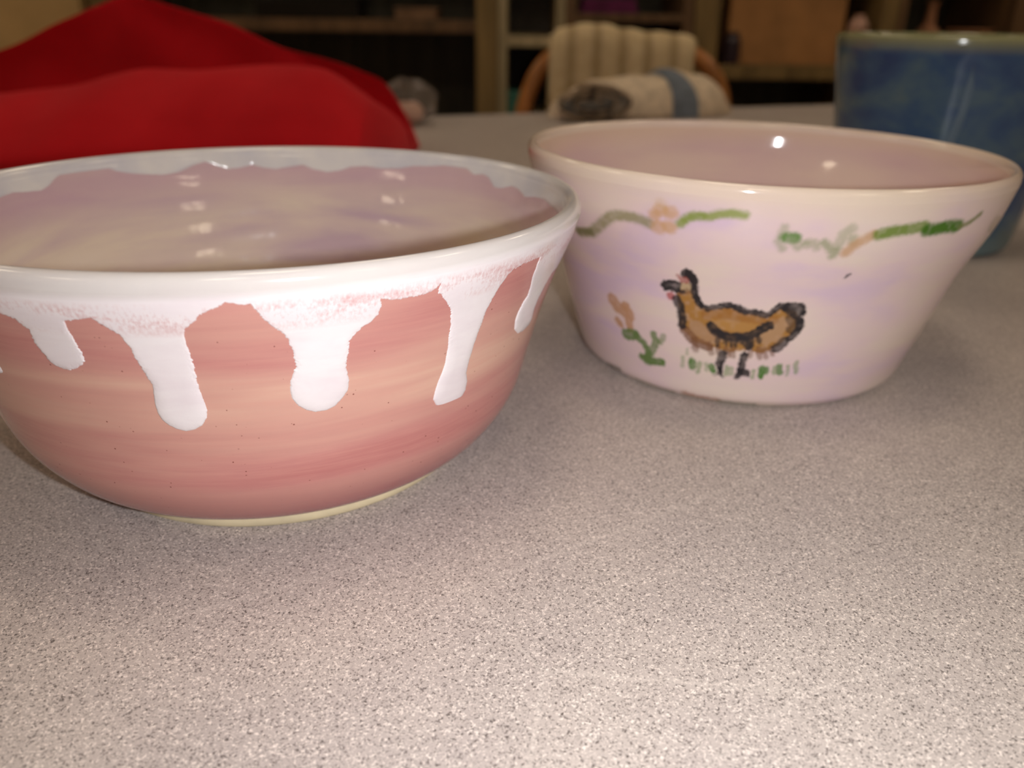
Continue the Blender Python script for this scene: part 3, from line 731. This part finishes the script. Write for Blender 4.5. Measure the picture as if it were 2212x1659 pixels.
# ------------------------------------------------------------------ red fleece heaped on the table
def red_heap():
    xs = np.concatenate([np.linspace(-.66, -.14, 110), np.linspace(-.138, -.0915, 40)])
    h2 = pchip([-.66, -.60, -.55, -.4462, -.4032, -.3684, -.3466, -.318, -.2915, -.2425, -.197, -.1269, -.1151, -.108, -.102, -.097, -.0935, -.0915], [.004, .035, .06, .0837, .0971, .112, .1229, .131, .1253, .1116, .094, .0707, .0652, .056, .044, .033, .022, .004], xs)
    h1 = pchip([-.66, -.6, -.5, -.406, -.361, -.323, -.294, -.24, -.185, -.157, -.129, -.112, -.100, -.094, -.0915], [.003, .03, .05, .0585, .0642, .0731, .0762, .0775, .0799, .0768, .0653, .055, .042, .028, .003], xs)
    h2 = np.where(h2 > .02, .118 - (.118 - h2) * .967, h2)
    h1 = np.where(h1 > .03, .118 - (.118 - h1) * 1.02, h1)
    n = 90
    t = np.linspace(0, 1, n)
    V = np.zeros((len(xs), n, 3))
    for i, (x, a, b) in enumerate(zip(xs, h1, h2)):
        b = max(b, a * .78)
        crease = max(.35 * a, a - .026 - .006 * math.sin(x * 21))
        ky = [.600, .596, .618, .656, .688, .708, .730, .744, .742, .738, .762, .800, .840, .862]
        kz = [0, .22 * a, .62 * a, .93 * a, a, .97 * a, crease, crease + .25 * (b - crease), crease + .75 * (b - crease), b, .93 * b, .62 * b, .22 * b, 0]
        s = np.linspace(0, 1, len(ky))
        y = pchip(s, ky, t); z = np.interp(t, s, kz)
        z = np.convolve(np.pad(z, 3, mode='edge'), np.ones(7) / 7, 'valid')
        end = np.clip((x + .66) / .08, 0, 1) * np.clip((-.0915 - x) / .022, 0, 1)
        yc = .752 + 0.03 * (1 - np.clip((-.0915 - x) / .04, 0, 1))
        k = .35 + .65 * math.sqrt(end)
        y = yc + (y - yc) * k
        wr = .0035 * np.sin(x * 34 + 9 * t + 2 * np.sin(x * 11)) + .0018 * np.sin(x * 85 - 14 * t) + .0016 * np.sin(x * 50 + 30 * t)
        wr = wr * np.sin(np.pi * t) * end
        V[i, :, 0] = x + wr * .4
        V[i, :, 1] = y - wr
        V[i, :, 2] = np.maximum(z + wr * .5, .0006)
    V[:, 0, 2] = V[:, -1, 2] = 0.0006
    F = grid_faces(len(xs), n)
    vs = V.reshape(-1, 3)
    N = len(xs)
    under = np.array([(i * n, i * n + n - 1, (i + 1) * n + n - 1, (i + 1) * n) for i in range(N - 1)])
    return mesh(vs, np.vstack([F, under])[:, ::-1].copy())
rj = empty('red_garment', (0, 0, 0), 'bright red fleece garment heaped behind the dripping bowl', 'clothing')
link('folded_body', red_heap(), M['red_fleece'], rj)
link('hem_cord', tube_mesh(smooth_path([(-.40, .606, .006), (-.33, .600, .008), (-.25, .597, .009), (-.18, .600, .008), (-.14, .610, .006)], 8), .0022, 8), M['red_fleece'], rj)

# ------------------------------------------------------------------ rolled towel at the far edge
tw = empty('towel', (0, 0, 0), 'oatmeal rolled towel with a blue stripe lying near the far table edge', 'towel')
def towel_pt(x, q_, off=0.0):
    h = pchip([.040, .046, .06, .11, .15, .165, .19, .24, .268, .285, .290], [.002, .014, .029, .0445, .0475, .0490, .0555, .0480, .034, .012, .002], x)
    yc = 1.12 + .30 * (x - .165)
    dp = .050 * np.clip(h / .045, .3, 1.1)
    a = np.pi * q_
    y = yc - np.cos(a) * (dp + off); z = np.maximum(np.sin(a) ** .75 * (h + off), 0.0005)
    return np.stack([x, y, z + .0015 * np.sin(x * 120 + 6 * q_) * np.sin(a)], -1)
xs = np.linspace(.0405, .2895, 90); qs = np.linspace(0, 1, 40)
XX, QQ = np.meshgrid(xs, qs, indexing='ij')
V = towel_pt(XX, QQ).reshape(-1, 3)
und = np.array([(i * 40, i * 40 + 39, (i + 1) * 40 + 39, (i + 1) * 40) for i in range(89)])
link('roll', mesh(V, np.vstack([grid_faces(90, 40), und])[:, ::-1].copy()), M['towel'], tw)
qs2 = np.linspace(.0, .62, 30)
SX = np.zeros((16, 30)); SQ = np.repeat(qs2[None], 16, 0)
for j, q_ in enumerate(qs2):
    f = min(1, q_ / .5)
    SX[:, j] = np.linspace(.197 - .030 * f ** 2, .232 - .046 * f ** 2, 16)
link('blue_stripe', mesh(towel_pt(SX, SQ, .0012).reshape(-1, 3), grid_faces(16, 30)[:, ::-1].copy()), M['towel_blue'], tw)['label'] = 'blue woven stripe'
# the open end of the roll: dark mottled lining wound in a spiral
sp_path = []
for k in range(70):
    a = k / 69 * 4.6 * math.pi
    r = .006 + .0215 * k / 69
    sp_path.append((.092 + 2.0 * r * math.cos(a), 0, max(.0180 + .75 * r * math.sin(a), .002)))
vs, fs = [], []
for k, (x, _, z) in enumerate(sp_path):
    for yy, dz in ((1.050 + .30 * (x - .165), 0), (1.095 + .3 * (x - .165), 0), (1.095 + .3 * (x - .165), .0042), (1.050 + .30 * (x - .165), .0042)):
        vs.append((x, yy, z + dz))
for k in range(69):
    b = k * 4
    for a_, b_ in ((0, 1), (1, 2), (2, 3), (3, 0)):
        fs.append((b + a_, b + b_, b + 4 + b_, b + 4 + a_))
fs += [(0, 1, 2, 3), (276, 277, 278, 279)]
link('dark_lining', mesh(vs, fs), M['lining'], tw, smooth=False)['label'] = 'dark mottled rolled lining'
# crumpled clear plastic bag by the far edge
def lump(cx, cy, rx, ry, hz, seed, amp=.18, nu=48, nv=24):
    th = np.linspace(0, 2 * np.pi, nu, endpoint=False); ph = np.linspace(.001, np.pi - .001, nv)
    T_, P_ = np.meshgrid(th, ph, indexing='ij')
    w = 1 + amp * (np.sin(3 * T_ + seed) * np.sin(2 * P_ + seed) + .6 * np.sin(5 * T_ - seed) * np.sin(4 * P_) + .4 * np.sin(9 * T_ + 7 * P_ + seed))
    x = cx + rx * np.sin(P_) * np.cos(T_) * w; y = cy + ry * np.sin(P_) * np.sin(T_) * w
    z = np.maximum(hz * .5 * (1 + np.cos(P_) * w), .0006)
    return mesh(np.stack([x, y, z], -1).reshape(-1, 3), grid_faces(nu, nv, True)[:, ::-1].copy())
bag = empty('plastic_bag', (-.128, .985, 0), 'crumpled clear plastic bag beside the red fleece', 'bag')
link('bag_body', lump(0, 0, .040, .040, .046, 1.3), M['clear_plastic'], bag)
link('contents', lump(.002, .004, .020, .02, .024, .4, .1), M['pinkish'], bag)

# ------------------------------------------------------------------ chair behind the table, with knitted throw
ch = empty('chair', (.19, 1.6, FZ), 'honey coloured wooden bow-back chair behind the table', 'chair')
def cw(pts): return [(x - .19, y - 1.6, z - FZ) for x, y, z in pts]
bow = smooth_path(cw([(.04, 1.56, -.31), (.008, 1.59, -.16), (.0125, 1.6, -.06), (.035, 1.605, .01), (.066, 1.61, .047), (.11, 1.61, .064), (.19, 1.61, .070), (.27, 1.61, .066), (.32, 1.61, .054), (.358, 1.605, .026), (.381, 1.6, -.02), (.386, 1.59, -.10), (.345, 1.56, -.31)]), 8)
link('back_bow', tube_mesh(bow, .0155, 14), M['chair_wood'], ch)
for k in range(6):
    x = .08 + .044 * k
    link('spindle', tube_mesh(cw([(x * .8 + .035, 1.555, -.30), (x, 1.605, .062)]), .006, 8), M['chair_wood'], ch)
th = np.linspace(0, 2 * np.pi, 40, endpoint=False)
sv = []
for z_, k in ((-.335, .93), (-.330, .98), (-.315, 1), (-.300, .98), (-.297, .92)):
    for a in th:
        c_, s_ = math.cos(a), math.sin(a)
        sv.append((k * .21 * abs(c_) ** .7 * math.copysign(1, c_), -.20 + k * .20 * abs(s_) ** .7 * math.copysign(1, s_), z_ - FZ))
sf = [(i * 40 + j, i * 40 + (j + 1) % 40, (i + 1) * 40 + (j + 1) % 40, (i + 1) * 40 + j) for i in range(4) for j in range(40)]
sf += [tuple(range(40))[::-1], tuple(160 + j for j in range(40))]
link('seat', mesh(sv, sf), M['chair_wood'], ch)
for sx in (-1, 1):
    for y0_, y1_ in ((-.34, -.38), (-.06, -.01)):
        link('leg', tube_mesh([(sx * .20, y1_, 0.0), (sx * .18, (y0_ + y1_) / 2, .2), (sx * .155, y0_, .42)], [.013, .019, .014], 12), M['chair_wood'], ch)
    link('stretcher', tube_mesh([(sx * .185, -.36, .16), (sx * .185, -.035, .16)], .009, 8), M['chair_wood'], ch)
link('stretcher', tube_mesh([(-.185, -.2, .16), (.185, -.2, .16)], .009, 8), M['chair_wood'], ch)
xs = np.linspace(.064, .318, 120)
top = pchip([.06, .075, .12, .15, .1865, .237, .30, .32], [.074, .090, .1005, .1005, .0940, .0880, .0840, .076], xs)
nk = 60
V = np.zeros((len(xs), nk, 3))
for i, (x, tz) in enumerate(zip(xs, top)):
    rib = (.5 + .5 * math.cos((x - .075) / .046 * 2 * math.pi)) * (.75 + .25 * math.sin(x * 37))
    s = np.linspace(0, 1, nk)
    fold = np.array([(1.566, -.24), (1.572, -.10), (1.578, .0), (1.584, tz - .03), (1.592, tz - .008), (1.608, tz), (1.624, tz - .008), (1.632, tz - .03), (1.637, -.03), (1.640, -.22)])
    sk = np.linspace(0, 1, len(fold))
    y = pchip(sk, fold[:, 0], s); z = np.interp(s, sk, fold[:, 1])
    z = np.convolve(np.pad(z, 2, mode='edge'), np.ones(5) / 5, 'valid')
    out = np.where(s < .5, -1, 1) * np.abs(np.cos(np.pi * s))
    V[i, :, 0] = x + .004 * np.sin(s * 9 + x * 30)
    V[i, :, 1] = y + out * .011 * rib
    V[i, :, 2] = z + .0035 * rib * (1 - np.abs(out))
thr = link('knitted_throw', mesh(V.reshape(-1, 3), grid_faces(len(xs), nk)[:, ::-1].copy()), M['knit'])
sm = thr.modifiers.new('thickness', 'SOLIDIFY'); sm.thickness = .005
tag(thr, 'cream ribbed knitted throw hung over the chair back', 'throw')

# ------------------------------------------------------------------ shelving along the back wall
YF, YB = 2.60, 3.04
def bookcase(label, x0, x1, mat, stile, shelves, back, stile_r=None, ztop=1.05, th=.034, stile_mat=None):
    e = empty('bookcase', (0, 0, FZ), label, 'bookcase')
    stile_r = stile if stile_r is None else stile_r
    z = lambda v: v - FZ
    sm_ = stile_mat or mat
    box('side', x0, x0 + stile, YF, YB, z(FZ), z(ztop), sm_, e, .002)
    box('side', x1 - stile_r, x1, YF, YB, z(FZ), z(ztop), sm_, e, .002)
    box('back_panel', x0 + stile, x1 - stile_r, YB - .012, YB, z(FZ + .06), z(ztop), back, e)
    for s in shelves:
        box('shelf', x0 + stile, x1 - stile_r, YF + .004, YB - .012, z(s - th), z(s), mat, e, .002)
    box('top_panel', x0, x1, YF, YB, z(ztop), z(ztop + .03), mat, e, .002)
    return e
bookcase('wide dark brown bookcase with an olive side behind the plastic bag', -1.235, -.056, M['shelf_wood'], .05, (.099, -.27, -.62, .42, .74), M['dark_wood'], .062, stile_mat=M['olive_wood'])
bookcase('narrow pale framed bookcase left of the knitted throw', -.053, .141, M['pale_frame'], .026, (.0585, -.168, -.45, .40, .74), M['grey_back'], .026, th=.028)
bookcase('dark bookcase standing behind the knitted throw', .144, .512, M['shelf_wood'], .03, (.122, -.20, -.50, .45, .76), M['dark_wood'], .028, th=.022)
bookcase('olive brown bookcase holding the cardboard box', .516, 1.105, M['olive_wood'], .074, (-.012, -.30, -.60, .36, .72), M['dark_wood'], .05, th=.04)
bookcase('dark brown bookcase at the far right behind the blue pot', 1.108, 1.49, M['shelf_wood'], .02, (.040, -.30, -.60, .40, .74), M['dark_wood'], .05, th=.03)
cab = empty('cabinet', (-1.66, 2.82, FZ), 'tan storage cabinet at the far left behind the red fleece', 'cabinet')
box('body', -.40, .40, -.20, .22, 0, 1.9, M['tan_door'], cab, .004)
for sx in (-1, 1):
    d = box('door', -.395 if sx < 0 else .004, -.004 if sx < 0 else .395, -.222, -.201, .06, 1.88, M['tan_door'], cab, .003)
    hx = sx * .04
    link('handle', tube_mesh([(hx, -.223, .85), (hx, -.245, .86), (hx, -.245, .96), (hx, -.223, .97)], .006, 8), M['steel_leg'], d)

# ---- things standing on the shelves
def lidded_box(name, label, cat, x, y, z, w, d, h, mat, lid=None, group=None):
    e = empty(name, (x, y, z), label, cat, group)
    box('body', -w / 2, w / 2, -d / 2, d / 2, 0, h * .82, mat, e, .003)
    box('lid', -w / 2 - .003, w / 2 + .003, -d / 2 - .003, d / 2 + .003, h * .82, h, lid or mat, e, .003)
    return e
def jar(name, label, cat, x, y, z, prof, mat, lidmat=None):
    e = empty(name, (x, y, z), label, cat)
    B0 = dict(c=(0, 0), z=1, a=0, b=0, e=0, p=0, lx=0)
    link('body', lathe(B0, dense(prof, 40), 48), mat, e)
    r, h = prof[-1]
    link('mouth', lathe(B0, [(r, h), (r + .003, h + .002), (r + .002, h + .006), (r - .004, h + .006), (r - .006, h - .03), (0, h - .03)], 48), lidmat or mat, e)
    return e
lidded_box('storage_box', 'flat brown cardboard box lying on the dark shelf at upper left', 'box', -.295, 2.70, .0995, .12, .16, .032, M['brown_box'])
lidded_box('storage_box', 'long dark box on the shelf behind the red fleece', 'box', -.62, 2.74, .0995, .30, .2, .06, M['black'])
lidded_box('storage_box', 'teal plastic box on the low shelf of the pale bookcase', 'box', .004, 2.72, -.1675, .055, .16, .068, M['teal'])
e = empty('folded_cloth', (.27, 2.70, .1225), 'purple folded cloth on the shelf above the throw', 'cloth')
for k in range(3):
    box('layer', -.085 + .003 * k, .085 - .004 * k, -.07, .09, .013 * k, .013 * (k + 1) - .0005, M['purple'], e, .005)
lidded_box('storage_box', 'large tan cardboard box on the olive bookcase shelf', 'box', .80, 2.80, -.0115, .34, .30, .30, M['cardboard'])
jar('jar', 'small dark plum jar in front of the cardboard box', 'jar', .642, 2.64, -.0115, [(0, 0), (.022, 0), (.025, .004), (.026, .03), (.025, .062), (.018, .076), (.017, .082)], M['plum'])
jar('vase', 'small dusty pink vase left of the blue pot rim', 'vase', 1.005, 2.63, -.0115, [(0, 0), (.012, 0), (.014, .01), (.012, .05), (.024, .085), (.028, .105), (.02, .125), (.012, .132)], M['pinkish'])
jar('vase', 'terracotta bottle vase on the far right shelf', 'vase', 1.235, 2.68, .0405, [(0, 0), (.03, 0), (.034, .01), (.034, .04), (.016, .065), (.013, .10), (.015, .12)], M['terracotta'])
jar('bowl', 'shallow terracotta bowl on the far right shelf', 'bowl', 1.36, 2.68, .0405, [(0, 0), (.03, 0), (.04, .008), (.06, .03), (.065, .045)], M['terracotta'])
